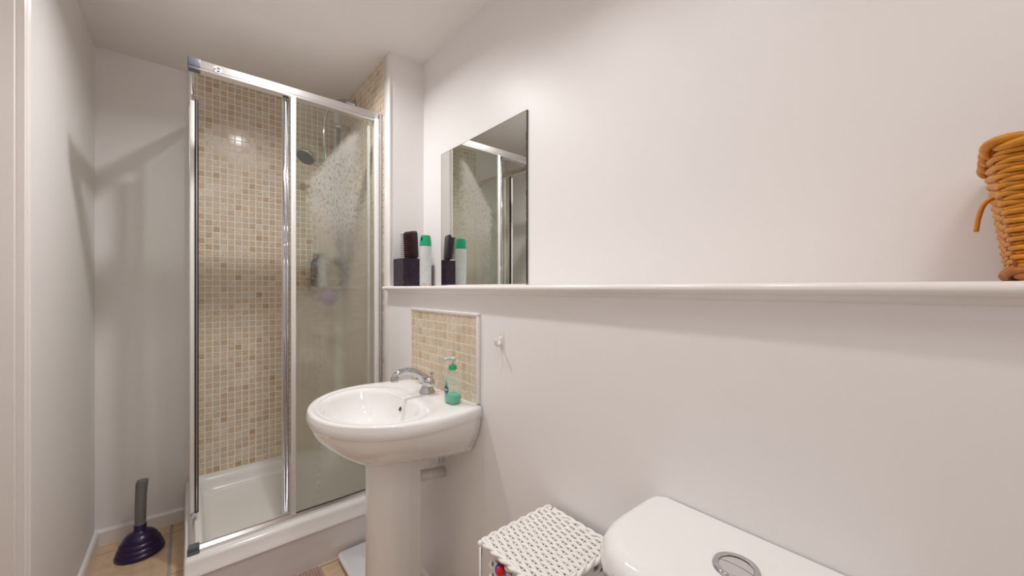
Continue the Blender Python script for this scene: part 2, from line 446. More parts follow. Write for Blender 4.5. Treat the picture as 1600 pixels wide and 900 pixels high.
# ------------------------------------------------------------ shower tray
def tray():
    X0, X1, Y0, Y1, zt = -.012, XS-.0045, 1.848, YT-.0035, .215
    t = thing('shower_tray', ((X0+X1)/2, (Y0+Y1)/2, 0), 'raised white shower tray on a white plinth', 'shower tray')
    o = lambda d, z, r: [(x, y, z) for x, y in rrect(X0+d, X1-d, Y0+d, Y1-d, r, 6)]
    bm = B()
    def ring(dl, dr, df, db, z, r): return [(x, y, z) for x, y in rrect(X0+dl, X1-dr, Y0+df, Y1-db, r, 6)]
    rings = [ring(.004, 0, -.012, 0, .147, .004), ring(-.002, 0, -.019, 0, .151, .008), ring(-.003, 0, -.019, 0, .157, .008), ring(0, 0, -.010, 0, .166, .008), ring(0, 0, -.004, 0, .200, .008), ring(.002, 0, 0, 0, .210, .010), ring(.008, 0, .008, 0, zt, .012),
             ring(.050, .035, .066, .03, zt, .03), ring(.056, .042, .072, .036, zt-.004, .035), ring(.060, .048, .078, .042, zt-.03, .04),
             ring(.064, .054, .082, .048, zt-.05, .045), ring(.078, .07, .095, .062, zt-.066, .05), ring(.13, .12, .15, .11, zt-.072, .06), ring(.30, .30, .30, .30, zt-.078, .05)]
    loft(bm, rings, True, True)
    obj('basin_moulding', bm, 'tray_acrylic', t, auto=60)
    bx('plinth', (X0+.006, X1, Y0+.003-.016, Y0+.012, 0, .148), 'gloss_white', t)
    bx('plinth', (X0+.003, X0+.014, Y0+.012, Y1, 0, .148), 'gloss_white', t)
    bx('sealant', (X0+.01, X1, Y1-.004, Y1+.003, zt-.004, zt+.0005), 'white_plastic', t)
    obj('drain', lathe(B(), [(0, 0), (.04, 0), (.045, .004), (.02, .008), (0, .008)], (.38, 2.24, zt-.078), 24), 'chrome', t, smooth=True)
tray()

# ------------------------------------------------------------ shower enclosure
def enclosure():
    FY = 1.876
    e = thing('shower_enclosure', (.37, FY, .216), 'corner shower enclosure with sliding glass doors and pale metal frame', 'shower enclosure')
    zt, zb = H+.867, H+.826
    # front top rail, stepped profile
    prof = [(FY, zt), (FY+.034, zt), (FY+.034, zb), (FY+.004, zb), (FY-.001, zb+.003), (FY-.001, zb+.011), (FY+.001, zb+.0125), (FY-.002, zb+.014), (FY-.002, zt-.002)]
    r = obj('top_rail', loft(B(), [[(x, y, z) for y, z in prof] for x in (.034, .716)], True, True), 'brushed_alu', e)
    lg = thing_logo(e, r, FY)
    bm = B(); box(bm, -.003, .035, FY-.004, FY+.03, zb+.010, zt+.002, .004); box(bm, -.002, .035, FY-.003, FY+.03, zb-.001, zb+.0095, .002)
    obj('corner_connector', bm, 'grey_plastic', e, auto=40, label='dark grey plastic corner cap on the top rail')
    # side rail
    bx('top_rail', (.000, .017, FY+.03, YT-.004, zb, zt), 'polished_alu', e, bev=.002)
    # bottom rails
    pb = [(FY, .216), (FY+.036, .216), (FY+.036, .230), (FY+.020, .240), (FY+.008, .240), (FY, .228)]
    obj('bottom_rail', loft(B(), [[(x, y, z) for y, z in pb] for x in (.03, .716)], True, True), 'polished_alu', e)
    bx('bottom_rail', (.000, .020, FY+.03, YT-.004, .216, .240), 'brushed_alu', e, bev=.003)
    bm = B(); box(bm, -.004, .032, FY-.006, FY+.03, .216, .228, .003); box(bm, -.002, .032, FY-.003, FY+.03, .2285, .243, .003)
    obj('corner_connector', bm, 'grey_plastic', e, auto=40, label='dark grey plastic corner cap on the bottom rail')
    # wall profiles
    bm = B(); box(bm, .722, XS-.0055, FY-.004, FY+.036, .216, zt-.004, .001); 
    obj('wall_profile', bm, 'chrome', e)
    bm = B(); box(bm, .700, .7215, FY-.008, FY+.034, .216, zb+.012, .007, 4)
    obj('wall_profile', bm, 'white_frame', e, auto=50)
    bx('wall_profile', (.002, .016, YT-.034, YT-.004, .240, zb), 'white_frame', e, bev=.003)
    # fixed front pane
    def pane(name, x0, x1, y0, y1, z0, z1, front):
        bm = box(B(), x0, x1, y0, y1, z0, z1)
        bm.faces.ensure_lookup_table()
        for f in bm.faces:
            if front and abs(f.calc_center_median().y-y0) < 1e-5: f.material_index = 1
        return obj(name, bm, ['clear_glass', 'limescaled_glass'], e)
    fp = pane('fixed_pane', .348, .704, FY+.006, FY+.010, .238, zb+.003, True)
    bx('stile', (.338, .357, FY-.002, FY+.014, .238, zb+.002), 'white_frame', fp, bev=.003)
    bx('seal', (.357, .704, FY+.004, FY+.006, .238, .2415), 'dark_rubber', fp)
    # sliding front door, pushed back behind the fixed pane
    sd = pane('sliding_door', .330, .676, FY+.023, FY+.027, .246, zb-.004, False)
    bm = B(); box(bm, .309, .335, FY+.018, FY+.032, .246, zb-.003, .003)
    st = obj('stile', bm, 'polished_alu', sd, auto=40)
    bm = B(); tube(bm, [(.315, FY+.016, .25), (.315, FY+.016, zb-.006)], .0045, 10); tube(bm, [(.327, FY+.0165, .25), (.327, FY+.0165, zb-.006)], .0055, 10)
    obj('pull_bead', bm, 'chrome', sd, smooth=True)
    bx('stile', (.672, .684, FY+.020, FY+.030, .246, zb-.003), 'white_frame', sd, bev=.002)
    bm = B(); box(bm, .312, .319, FY+.016, FY+.030, zb-.008, zb, .001); box(bm, .324, .331, FY+.016, FY+.030, zb-.008, zb, .001)
    obj('roller', bm, 'dark_rubber', sd)
    # side panes
    sp_ = obj('fixed_pane', box(B(), .004, .008, 2.25, YT-.02, .238, zb+.003), 'clear_glass', e)
    bx('stile', (.002, .012, 2.236, 2.255, .238, zb+.002), 'white_frame', sp_)
    s2 = obj('sliding_door', box(B(), .020, .024, 2.17, 2.55, .246, zb-.004), 'clear_glass', e)
    bx('stile', (.005, .0195, 2.148, 2.176, .250, zb-.016), 'white_frame', s2, bev=.002)
    bm = B(); box(bm, .0200, .026, 2.146, 2.151, .246, zb-.008, .001); box(bm, .0285, .0335, 2.148, 2.153, .246, zb-.008, .001)
    obj('seal', bm, 'dark_rubber', s2, label='dark magnetic seal strip')
    bx('seal_edge', (.0205, .0315, 2.1535, 2.169, .246, zb-.008), 'brushed_alu', s2)
    bm = B(); box(bm, .010, .030, 2.140, 2.165, .236, .2495, .004); obj('roller', bm, 'chrome', s2)
def thing_logo(e, rail, FY):
    x, z, y = .086, H+.848, FY-.0021
    o = obj('badge', lathe(B(), [(.0, 0), (.0125, 0), (.0125, .0012), (0, .0012)], (x, y, z), 20, (0, -1, 0)), 'white_plastic', rail)
    bm = B()
    for a0, a1 in ((.15, 1.9), (2.4, 3.9), (4.3, 5.9)):
        pts = [(x+.0085*math.cos(a0+(a1-a0)*k/8), y-.0014, z+.0072*math.sin(a0+(a1-a0)*k/8)) for k in range(9)]
        tube(bm, pts, [.0008+.0016*math.sin(PI*k/8) for k in range(9)], 6)
    tube(bm, [(x-.004, y-.0014, z+.003), (x+.005, y-.0014, z-.004)], .0012, 6)
    obj('badge', bm, 'logo_ink', rail)
enclosure()

# ------------------------------------------------------------ shower fittings
def shower():
    bx_, by = .664, 2.39; zt = H+.953
    s = thing('shower_riser_rail', (XS-.007, by, 1.35), 'chrome shower riser rail with hand shower and hose', 'shower rail')
    obj('bar', tube(B(), [(bx_+.012, by, 1.40), (bx_+.012, by, zt)], .011, 14), 'chrome', s, smooth=True)
    for z in (zt, 1.42):
        bm = box(B(), bx_-.008, XS-.007, by-.014, by+.014, z-.012, z+.014, .004)
        obj('bracket', bm, 'chrome', s, auto=40)
    bm = box(B(), bx_-.006, bx_+.03, by-.02, by+.02, H+.60, H+.65, .008); obj('slider', bm, 'chrome', s, auto=40)
    tip = Vector((.500, by-.02, H+.735)); root = Vector((bx_-.01, by, H+.62))
    pts = curve([root+Vector((.03, 0, -.07)), root, (.58, by-.01, H+.69), tip+Vector((.02, 0, -.012))], 6)
    hs = obj('hand_shower', tube(B(), pts, [.012, .012, .012, .012, .012, .012, .013]+[.013]*(len(pts)-7), 12), 'chrome', s, smooth=True)
    ax = Vector((-.45, -.35, -.82))
    obj('spray_head', lathe(B(), [(0, -.022), (.02, -.02), (.045, -.010), (.052, .004), (.050, .012), (.046, .013)], tip, 28, ax), 'chrome', hs, smooth=True)
    obj('spray_face', lathe(B(), [(.046, .0125), (.02, .015), (0, .015)], tip, 28, ax), 'grey_plastic', hs, smooth=True)
    hose = curve([(XS-.01, 2.30, H+1.07), (.68, 2.30, H+1.075), (.615, 2.295, H+1.03), (.580, 2.29, H+.95), (.572, 2.29, H+.80), (.60, 2.30, H+.62), (.63, 2.33, H+.35), (.66, 2.36, H+.20), (.70, 2.36, H+.18), (.71, 2.38, H+.35), root+Vector((.03, 0, -.07))], 8)
    obj('hose', tube(B(), hose, .0085, 10), 'chrome', s, smooth=True)
    obj('hose_outlet', lathe(B(), [(0, 0), (.024, 0), (.024, .006), (.013, .010), (.013, .05), (0, .05)], (XS-.0068, 2.30, H+1.07), 20, (-1, 0, 0)), 'chrome', s, smooth=True)
    obj('coupling', tube(B(), curve([(.622, 2.296, H+1.04), (.606, 2.294, H+1.015), (.594, 2.292, H+.99)], 4), .0115, 12), 'chrome', s, smooth=True)
    # corner caddy and bottles
    cz = H+.005
    c = thing('shower_caddy', (.66, 2.5, cz), 'chrome wire corner caddy behind the limescaled pane', 'caddy')
    bm = B()
    tube(bm, [(.545, YT-.012, cz), (.735, YT-.012, cz), (.735, 2.40, cz), (.66, 2.385, cz), (.56, 2.48, cz)], .003, 8, closed=True)
    tube(bm, [(.545, YT-.012, cz+.05), (.735, YT-.012, cz+.05), (.735, 2.40, cz+.05), (.66, 2.385, cz+.05), (.56, 2.48, cz+.05)], .003, 8, closed=True)
    obj('frame', bm, 'chrome', c, smooth=True)
    for k in range(8):
        y = 2.42+k*.025
        obj('wire', tube(B(), [(max(.56, .66-(y-2.385)*1.05)-.0, y, cz), (.735, y, cz)], .002, 6), 'chrome', c, smooth=True)
    def bottle(x, y, r, h, mat, cap, label, tilt=(0, 0, 1)):
        z = cz+.004
        b = thing('shampoo_bottle', (x, y, z), label, 'bottle')
        obj('body', lathe(B(), [(0, 0), (r*.92, 0), (r, .006), (r, h*.72), (r*.8, h*.82), (r*.42, h*.86), (r*.42, h*.88)], (x, y, z), 20, tilt), mat, b, smooth=True)
        obj('cap', lathe(B(), [(r*.55, h*.86), (r*.55, h*.99), (r*.5, h), (0, h)], (x, y, z), 20, tilt), cap, b, smooth=True)
    bottle(.612, 2.485, .026, .205, 'bottle_white', 'bottle_white', 'white shampoo bottle with white cap in the shower caddy')
    bottle(.595, 2.555, .030, .20, 'bottle_dark', 'bottle_dark', 'black shampoo bottle with black cap next to the shower corner')
    bottle(.668, 2.455, .027, .15, 'bottle_olive', 'bottle_dark', 'olive shower gel bottle with dark cap in the caddy')
    bottle(.706, 2.52, .026, .21, 'bottle_dark', 'bottle_white', 'black shampoo bottle with a white cap in the caddy')
    bm = B(); bmesh.ops.create_icosphere(bm, subdivisions=3, radius=.04)
    for v in bm.verts: v.co = v.co*(1+.16*math.sin(9*v.co.x/.04)*math.sin(8*v.co.y/.04+1)*math.cos(7*v.co.z/.04)) + Vector((.628, 2.418, cz-.062))
    o = obj('bath_puff', bm, 'sponge_purple', base=(.628, 2.418, cz-.10), smooth=True)
    tag(o, 'purple bath puff hanging below the shower caddy', 'bath puff')
    obj('cord', tube(B(), [(.628, 2.418, cz-.03), (.628, 2.420, cz+.004)], .0016, 6), 'bottle_white', o)
shower()

# ------------------------------------------------------------ basin
def basin():
    CY = 1.265; PC = .265; zr = H-.380
    t = thing('wash_basin', (.515, CY, 0), 'white ceramic pedestal wash basin below the mosaic splashback', 'wash basin')
    def half(p):
        if p < .2: return .252+.028*math.sin(PI/2*p/.2)
        return .28*math.sqrt(max(0, 1-((p-.2)/.262)**2))
    # outline by angle about (PC, 0); p is the distance from the wall
    N = 72
    def outer(th):
        c, s_ = math.cos(th), math.sin(th); lo, hi = 0, .6
        for _ in range(40):
            m = (lo+hi)/2; p = PC+m*c; y = abs(m*s_)
            inside = .001 < p < .462 and y < half(p)
            lo, hi = (m, hi) if inside else (lo, m)
        return lo
    OUT = [outer(2*PI*i/N) for i in range(N)]
    def inner(th):
        c, s_ = math.cos(th), math.sin(th)
        a = .150 if c > 0 else .098; n = 2.0 if c > 0 else 2.6
        return (abs(c/a)**n+abs(s_/.205)**n)**(-1/n)
    INN = [inner(2*PI*i/N) for i in range(N)]
    def P(i, r, z, keep=True, cx=0, sy=1):
        th = 2*PI*i/N; p = PC+cx+r*math.cos(th)
        return (XW-p, CY+sy*r*math.sin(th), zr+z)
    rings = []
    for s_, z in ((.02, -.128), (.12, -.128), (.35, -.122), (.6, -.106), (.8, -.078), (.92, -.046), (.98, -.020), (1.01, -.008), (1.05, -.003)):
        rings.append([P(i, INN[i]*s_, z, cx=(1-s_)*-.01) for i in range(N)])
    def mix(i, t): return INN[i]*1.05*(1-t)+OUT[i]*t
    for t_, z in ((.22, -.001), (.30, -.003), (.42, .000), (.75, .001), (.90, -.002)):
        rings.append([P(i, mix(i, t_), z) for i in range(N)])
    def body(s_, z, keepback=True):
        ring = []
        for i in range(N):
            th = 2*PI*i/N; p = OUT[i]*math.cos(th); y = OUT[i]*math.sin(th)
            pp = p*s_ if p > 0 else p*(1 if keepback else s_)
            wb = min(1, max(0, -p/PC)); ring.append((XW-(PC+pp), CY+y*(s_+(1-s_)*.62*wb), zr+z))
        return ring
    for s_, z in ((.985, -.006), (1.0, -.016), (1.0, -.026), (.99, -.036), (.965, -.041), (.952, -.046), (.935, -.056), (.89, -.076), (.81, -.098), (.70, -.120), (.58, -.140), (.46, -.158), (.38, -.170)):
        rings.append(body(s_, z, True))
    bm = B(); loft(bm, rings, True, True)
    b = obj('bowl', bm, 'ceramic', t, auto=70)
    # overflow and waste
    th = PI-.25; ii = round((PI)/(2*PI)*N)
    op = Vector((XW-(PC-INN[ii]*.93), CY-.0, zr-.040))
    obj('overflow', lathe(B(), [(.0, .0), (.006, .0), (.009, .001), (.011, -.002)], op, 18, (-.92, 0, .38)), 'chrome', b, smooth=True)
    obj('overflow', lathe(B(), [(.0, .0012), (.0062, .0012)], op, 18, (-.92, 0, .38)), 'black_hole', b)
    obj('waste', lathe(B(), [(0, .004), (.02, .004), (.028, .002), (.030, -.001)], (XW-PC+.0, CY, zr-.127), 24), 'chrome', b, smooth=True)
    # pedestal: rounded front, flat sides, open back
    def ped(z, w_, d):
        pts = []
        for k in range(17):
            a = PI/2+PI*k/16; pts.append((.515+.01+d*math.cos(a)*.86, CY+w_*math.sin(a), z))
        pts += [(.552, CY-w_*1.0, z), (.560, CY-w_*.96, z), (.602, CY-w_*.80, z), (.602, CY+w_*.80, z), (.560, CY+w_*.96, z), (.552, CY+w_, z)]
        return pts
    bm = loft(B(), [ped(z, w_, d) for z, w_, d in ((0, .100, .105), (.02, .098, .102), (.06, .090, .094), (.35, .086, .090), (.60, .087, .092), (zr-.155, .090, .096))], True, True)
    obj('pedestal', bm, 'ceramic', t, auto=40)
    # waste pipe and tap tails behind the pedestal
    bm = tube(B(), [(.59, CY+.0, H-.668), (XW, CY+.0, H-.690)], .019, 16); obj('waste_pipe', bm, 'white_plastic', t, smooth=True)
    obj('pipe_nut', tube(B(), [(.603, CY, H-.670), (.632, CY, H-.675)], .026, 10), 'white_plastic', t, auto=30)
    for dy in (-.035, .03):
        pts = curve([(.665, CY+dy*.6, zr-.10), (.665, CY+dy, H-.575), (.675, CY+dy, H-.605), (.70, CY+dy, H-.618), (XW, CY+dy, H-.618)], 5)
        v = obj('supply_pipe', tube(B(), pts, .0075, 10), 'white_plastic', t, smooth=True)
        obj('valve', box(B(), .688, .712, CY+dy-.012, CY+dy+.012, H-.631, H-.605, .004), 'chrome', v, auto=30)
    # ---- mixer tap, stands on the basin
    tx, tz = .664, zr+.001
    m = thing('basin_tap', (tx, CY, tz), 'chrome mixer tap with two ball knobs on the basin', 'tap')
    obj('base', lathe(B(), [(0, 0), (.029, 0), (.028, .004), (.021, .018), (.019, .030), (.021, .044), (.016, .056), (0, .059)], (tx, CY, tz), 10), 'chrome', m, auto=30)
    pts = curve([(tx+.004, CY, tz+.036), (tx-.022, CY, tz+.062), (tx-.055, CY, tz+.082), (tx-.09, CY, tz+.088), (tx-.115, CY, tz+.080), (tx-.122, CY, tz+.066)], 5)
    n = len(pts)
    sp_ = obj('spout', tube(B(), pts, [.017-.006*min(1, k/(n*.6)) for k in range(n)], 14), 'chrome', m, smooth=True)
    obj('aerator', lathe(B(), [(0, -.008), (.0125, -.008), (.0135, .0), (.0125, .010), (0, .010)], (tx-.1225, CY, tz+.064), 16, (.12, 0, 1)), 'chrome', sp_, auto=40)
    for sg in (-1, 1):
        ax = Vector((-.12, sg, .10)).normalized(); o_ = Vector((tx-.004, CY, tz+.040))+ax*.010
        k = obj('knob', lathe(B(), [(.010, 0), (.010, .005), (.014, .008), (.0185, .015), (.0195, .023), (.0185, .030), (.014, .036), (.007, .0385), (0, .039)], o_, 20, ax), 'chrome', m, smooth=True)
    obj('pop_up_rod', lathe(B(), [(.003, 0), (.003, .046), (.0065, .050), (.0075, .056), (.005, .061), (0, .062)], (tx+.020, CY, tz+.012), 12), 'chrome', m, smooth=True)
    # ---- hand soap bottle
    sx, sy = .667, 1.093; sz = zr+.0015
    s = thing('soap_bottle', (sx, sy, sz), 'clear pump bottle with a little green hand soap on the basin', 'bottle')
    def rr(w_, d, z, r): return [(x, y, z) for x, y in rrect(sx-d, sx+d, sy-w_, sy+w_, r, 5)]
    prof = [(.024, .017, 0, .010), (.028, .020, .004, .012), (.029, .021, .03, .013), (.0275, .020, .065, .013), (.026, .019, .078, .013), (.021, .016, .090, .013), (.013, .012, .098, .0115), (.0105, .0105, .102, .0104), (.0105, .0105, .114, .0104)]
    rings = [rr(a, d, sz+z, min(r, a-.0001, d-.0001)) for a, d, z, r in prof]
    obj('bottle', loft(B(), rings, True, True), 'bottle_clear', s, auto=60)
    rings = [rr(a-.0015, d-.0015, sz+z, min(r, d-.002)-.001) for a, d, z, r in [(.024, .017, .0015, .010), (.028, .020, .005, .012), (.0288, .0208, .022, .013), (.0286, .0207, .028, .013)]]
    obj('soap', loft(B(), rings, True, True), 'soap_liquid', s, auto=60)
    obj('collar', lathe(B(), [(0, .110), (.0135, .110), (.0135, .121), (.011, .124), (0, .124)], (sx, sy, sz), 18), 'soap_collar', s, auto=40)
    pm = obj('pump', tube(B(), [(sx, sy, sz+.122), (sx, sy, sz+.142)], .004, 10), 'pump_plastic', s, smooth=True)
    bm = lathe(B(), [(0, .140), (.011, .140), (.012, .146), (.010, .151), (0, .152)], (sx, sy, sz), 16)
    tube(bm, [(sx-.004, sy, sz+.147), (sx-.022, sy+.006, sz+.146), (sx-.030, sy+.008, sz+.140)], [.006, .005, .0038], 8)
    obj('nozzle', bm, 'pump_plastic', pm, smooth=True)
    # teardrop label on the room side
    bm = B(); vs = []
    for k in range(24):
        a = 2*PI*k/24; rad = .0165; y = math.sin(a)*rad*(.85 if math.cos(a) < 0 else .85*(1-math.cos(a)**2*.45)); z = -math.cos(a)*rad*(1.0 if math.cos(a) > 0 else 2.1)
        y2, z2 = y, z if math.cos(a) > 0 else z
        vs.append(bm.verts.new((sx-.0217, sy+.004+y*(1 if z2 < 0 else max(.1, 1-z2/.036)), sz+.046+z2)))
    bm.faces.new(vs)
    lb = obj('label', bm, 'label_teal', s)
    bm = B(); bmesh.ops.create_circle(bm, cap_ends=True, radius=.0125, segments=20, matrix=Matrix.Translation((sx-.0220, sy+.004, sz+.046)) @ Matrix.Rotation(PI/2, 4, 'Y'))
    obj('label_badge', bm, 'label_navy', lb)
    bm = B()
    for k, (dy, dz, hh) in enumerate(((.007, .001, .004), (.003, .002, .006), (-.001, .001, .0035), (-.005, .0015, .005))):
        box(bm, sx-.0224, sx-.0221, sy+.004+dy-.0012, sy+.004+dy+.0012, sz+.044+dz-hh/2, sz+.044+dz+hh/2)
    obj('label_print', bm, 'print_pale', lb)
basin()

# ------------------------------------------------------------ mirror, hook
def mirror():
    x, y0, y1, z0, z1 = XU, 1.002, 1.599, H+.0085, H+.630
    o = bx('wall_mirror', (x-.006, x-.0005, y0, y1, z0+.006, z1), 'mirror_silver', base=(x, (y0+y1)/2, z0))
    tag(o, 'frameless square wall mirror standing on the ledge shelf', 'mirror')
    bm = B()
    e = .0016
    box(bm, x-.0064, x-.0004, y0-e, y0, z0+.006, z1+e); box(bm, x-.0064, x-.0004, y1, y1+e*.6, z0+.006, z1+e)
    box(bm, x-.0064, x-.0004, y0, y1, z1, z1+e*.7)
    # worn silvering along one side
    z = z0+.02
    while z < z1-.08:
        l = random.uniform(.01, .06); d = random.uniform(.0008, .0028)
        box(bm, x-.0064, x-.0059, y0, y0+d, z, z+l); z += l+random.uniform(0, .02)
    obj('edge', bm, 'mirror_edge', o, label='dark worn edge of the mirror')
    bx('sealant', (x-.010, x-.0005, y0+.001, y1, z0, z0+.006), 'gloss_white', o)
    hk = thing('wall_hook', (XW, .918, H-.16), 'small white stick-on hook on the wall beside the splashback', 'hook')
    prof = [(z_, r) for z_, r in ((-.030, .004), (-.026, .008), (-.01, .0105), (.01, .0105), (.024, .007), (.030, .003))]
    bm = loft(B(), [[(XW-.004*min(1, math.sin(PI*k/12)*2.5)-.0002, .918+math.cos(PI*k/12)*r, H-.158+z_) for k in range(13)] for z_, r in prof], False, False, closed=False)
    obj('plate', bm, 'gloss_white', hk, smooth=True)
    obj('prong', tube(B(), curve([(XW-.002, .918, H-.150), (XW-.006, .918, H-.168), (XW-.016, .918, H-.174), (XW-.023, .919, H-.164), (XW-.024, .919, H-.156)], 5), [.006]*12+[.0055]*5+[.005]*4, 10), 'gloss_white', hk, smooth=True)
mirror()

# ------------------------------------------------------------ things on the ledge
def ledge_things():
    z = H+.0083
    # dark open box
    x0, x1, y0, y1, zt = .757, .903, 1.675, 1.783, H+.139
    b = thing('storage_box', ((x0+x1)/2, (y0+y1)/2, z), 'dark patterned open-topped box at the shower end of the ledge', 'box')
    th = .003
    for nm, d in (('side', (x0, x1, y0, y0+th, z, zt)), ('side', (x0, x1, y1-th, y1, z, zt)), ('side', (x0, x0+th, y0+th, y1-th, z, zt)), ('side', (x1-th, x1, y0+th, y1-th, z, zt)), ('bottom', (x0+th, x1-th, y0+th, y1-th, z, z+th))):
        bx(nm, d, 'box_print', b)
    # paddle hairbrush standing in the box
    cx, cy, cz = .812, 1.712, H+.205
    hb = thing('hairbrush', (cx, cy, z+.004), 'dark paddle hairbrush standing head up in the dark box', 'hairbrush')
    R = Matrix.Translation((cx, cy, cz)) @ Matrix.Rotation(math.radians(15), 4, 'Z') @ Matrix.Rotation(math.radians(-3), 4, 'Y')
    # local: y is across, z is along, -y... front normal is -x after rotation
    def place(bm): bmesh.ops.transform(bm, matrix=R, verts=bm.verts); return bm
    def slab(t0, t1, w_, h_, r, inset=.0):
        P = rrect(-w_, w_, -h_, h_, r, 6)
        return loft(B(), [[(t0, a*.94, b_*.96) for a, b_ in P], [(t0+(t1-t0)*.25, a, b_) for a, b_ in P], [(t0+(t1-t0)*.75, a, b_) for a, b_ in P], [(t1, a*.94, b_*.96) for a, b_ in P]], True, True)
    hd = obj('head', place(slab(-.006, .008, .046, .066, .016)), 'brush_dark', hb, auto=50)
    obj('pad', place(slab(-.009, -.005, .039, .058, .013)), 'brush_pad', hb, auto=50, label='dark red cushion pad')
    bm = B()
    for i in range(9):
        for k in range(13):
            y = -.034+i*.0085; zz = -.052+k*.00865
            tube(bm, [(-.008, y, zz), (-.030, y*1.05, zz)], .0010, 4)
            bmesh.ops.create_icosphere(bm, subdivisions=1, radius=.0017, matrix=Matrix.Translation((-.030, y*1.05, zz)))
    o = obj('bristle_field', place(bm), 'brush_dark', hb); o['kind'] = 'stuff'
    bm = B(); tube(bm, [(0, 0, -.062), (0, 0, -.10), (0, 0, -.17)], [.012, .009, .011], 12); obj('handle', place(bm), 'brush_dark', hb, smooth=True)
    # air freshener can
    x, y, r = .820, 1.577, .0262
    c = thing('spray_can', (x, y, z), 'slim white air freshener can with green cap in front of the dark box', 'spray can')
    obj('body', lathe(B(), [(0, 0), (r*.95, 0), (r, .003), (r, .176), (r*.985, .180), (r*.9, .182)], (x, y, z), 28), 'can_print', c, auto=50)
    bm = lathe(B(), [(r*1.0, .180), (r*1.0, .183), (r*.97, .200), (r*.86, .222), (r*.80, .228), (r*.45, .231), (0, .231)], (x, y, z), 28)
    cp = obj('cap', bm, 'can_green', c, auto=50, label='green trigger cap')
    a = Vector((-.75, -.66, 0)).normalized()
    px = Vector((x, y, z))+a*(r*.80)
    sd_ = Vector((.66, -.75, 0))
    bm = box(B(), -.003, .003, -.004, .004, .203, .219, .0012); bmesh.ops.rotate(bm, verts=bm.verts, cent=(0, 0, 0), matrix=Matrix.Rotation(math.atan2(a.y, a.x), 3, 'Z')); q = px-sd_*.009; bmesh.ops.translate(bm, verts=bm.verts, vec=(q.x, q.y, z))
    obj('nozzle', bm, 'black_hole', cp)
    obj('rim', lathe(B(), [(r*1.0, -.0002), (r*1.03, .001), (r*1.0, .0035)], (x, y, z), 28), 'chrome', c, smooth=True)
ledge_things()

# ------------------------------------------------------------ weaving
def weave_rows(parent, x0, x1, y0, y1, z0, z1, tap, rows, rad, amp, pitch, mat, name='strand', cr=.02, sep=True, skip=()):
    """rows of strands woven in and out round upright stakes; tap = inset at the foot"""
    acc = None if sep else B()
    for k in range(rows):
        f = (k+.5)/rows; z = z0+(z1-z0)*f; d = tap*(1-f)
        poly = rrect(x0+d, x1-d, y0+d, y1-d, cr, 5)
        per = 2*((x1-x0-2*d)+(y1-y0-2*d)); ns = max(8, 2*round(per/pitch/2)); n = ns*4
        pts = []
        for i, (px, py, nx, ny) in enumerate(resample(poly, n)):
            ph = PI*i/4 + PI*k
            o = amp*math.sin(ph)
            pts.append((px+nx*o, py+ny*o, z+random.gauss(0, rad*.10)))
        if sep:
            obj(name, tube(B(), pts, rad*random.uniform(.93, 1.05), 6, closed=True), mat, parent, smooth=True)
        else: tube2(acc, pts, rad)
    if not sep:
        o = obj(name, acc, mat, parent, smooth=True); o['kind'] = 'stuff'; return o
def tube2(acc, pts, rad, n=6, closed=True):
    b = B(); tube(b, pts, rad, n, closed=closed); me = bpy.data.meshes.new('t'); b.to_mesh(me); b.free(); acc.from_mesh(me); bpy.data.meshes.remove(me)
def stakes(parent, x0, x1, y0, y1, z0, z1, tap, pitch, rad, mat, cr=.02):
    P0 = rrect(x0+tap, x1-tap, y0+tap, y1-tap, cr, 5); P1 = rrect(x0, x1, y0, y1, cr, 5)
    n = max(8, 2*round(2*((x1-x0)+(y1-y0))/pitch/2))
    for a, b in zip(resample(P0, n), resample(P1, n)):
        obj('stake', tube(B(), [(a[0], a[1], z0), (b[0], b[1], z1)], rad, 6), mat, parent, smooth=True)

def brown_basket():
    x0, x1, y0, y1, z0, z1 = .716, .900, -.30, -.022, H+.0083, H+.172
    b = thing('wicker_basket', ((x0+x1)/2, (y0+y1)/2, z0), 'golden brown tapering wicker basket on the ledge shelf', 'basket')
    weave_rows(b, x0, x1, y0, y1, z0+.010, z1-.012, .017, 27, .0032, .0020, .032, 'brown_wicker')
    stakes(b, x0, x1, y0, y1, z0+.002, z1-.004, .017, .030, .0026, 'brown_stake')
    P = resample(rrect(x0-.002, x1+.002, y0-.002, y1+.002, .022, 6), 120)
    for s_ in (0, PI):
        obj('rim', tube(B(), [(p[0]+p[2]*.0045*math.cos(i*PI/6+s_), p[1]+p[3]*.0045*math.cos(i*PI/6+s_), z1-.004+.0045*math.sin(i*PI/6+s_)) for i, p in enumerate(P)], .0052, 7, closed=True), 'brown_wicker', b, smooth=True)
    P = resample(rrect(x0+.016, x1-.016, y0+.016, y1-.016, .02, 6), 100)
    for s_ in (0, PI):
        obj('foot_rim', tube(B(), [(p[0]+p[2]*.004*math.cos(i*PI/6+s_), p[1]+p[3]*.004*math.cos(i*PI/6+s_), z0+.0088+.0038*math.sin(i*PI/6+s_)) for i, p in enumerate(P)], .0048, 7, closed=True), 'brown_stake', b, smooth=True)
    bm = loft(B(), [[(x, y, z) for x, y in rrect(x0+.02, x1-.02, y0+.02, y1-.02, .02, 5)] for z in (z0+.004, z0+.009)], True, True)
    obj('bottom', bm, 'brown_stake', b)
    obj('loose_end', tube(B(), curve([(.80, y1-.012, z1-.050), (.797, y1+.004, z1-.060), (.794, y1+.010, z1-.078), (.792, y1+.0125, z1-.098)], 5), .0026, 8), 'brown_wicker', b, smooth=True)
brown_basket()

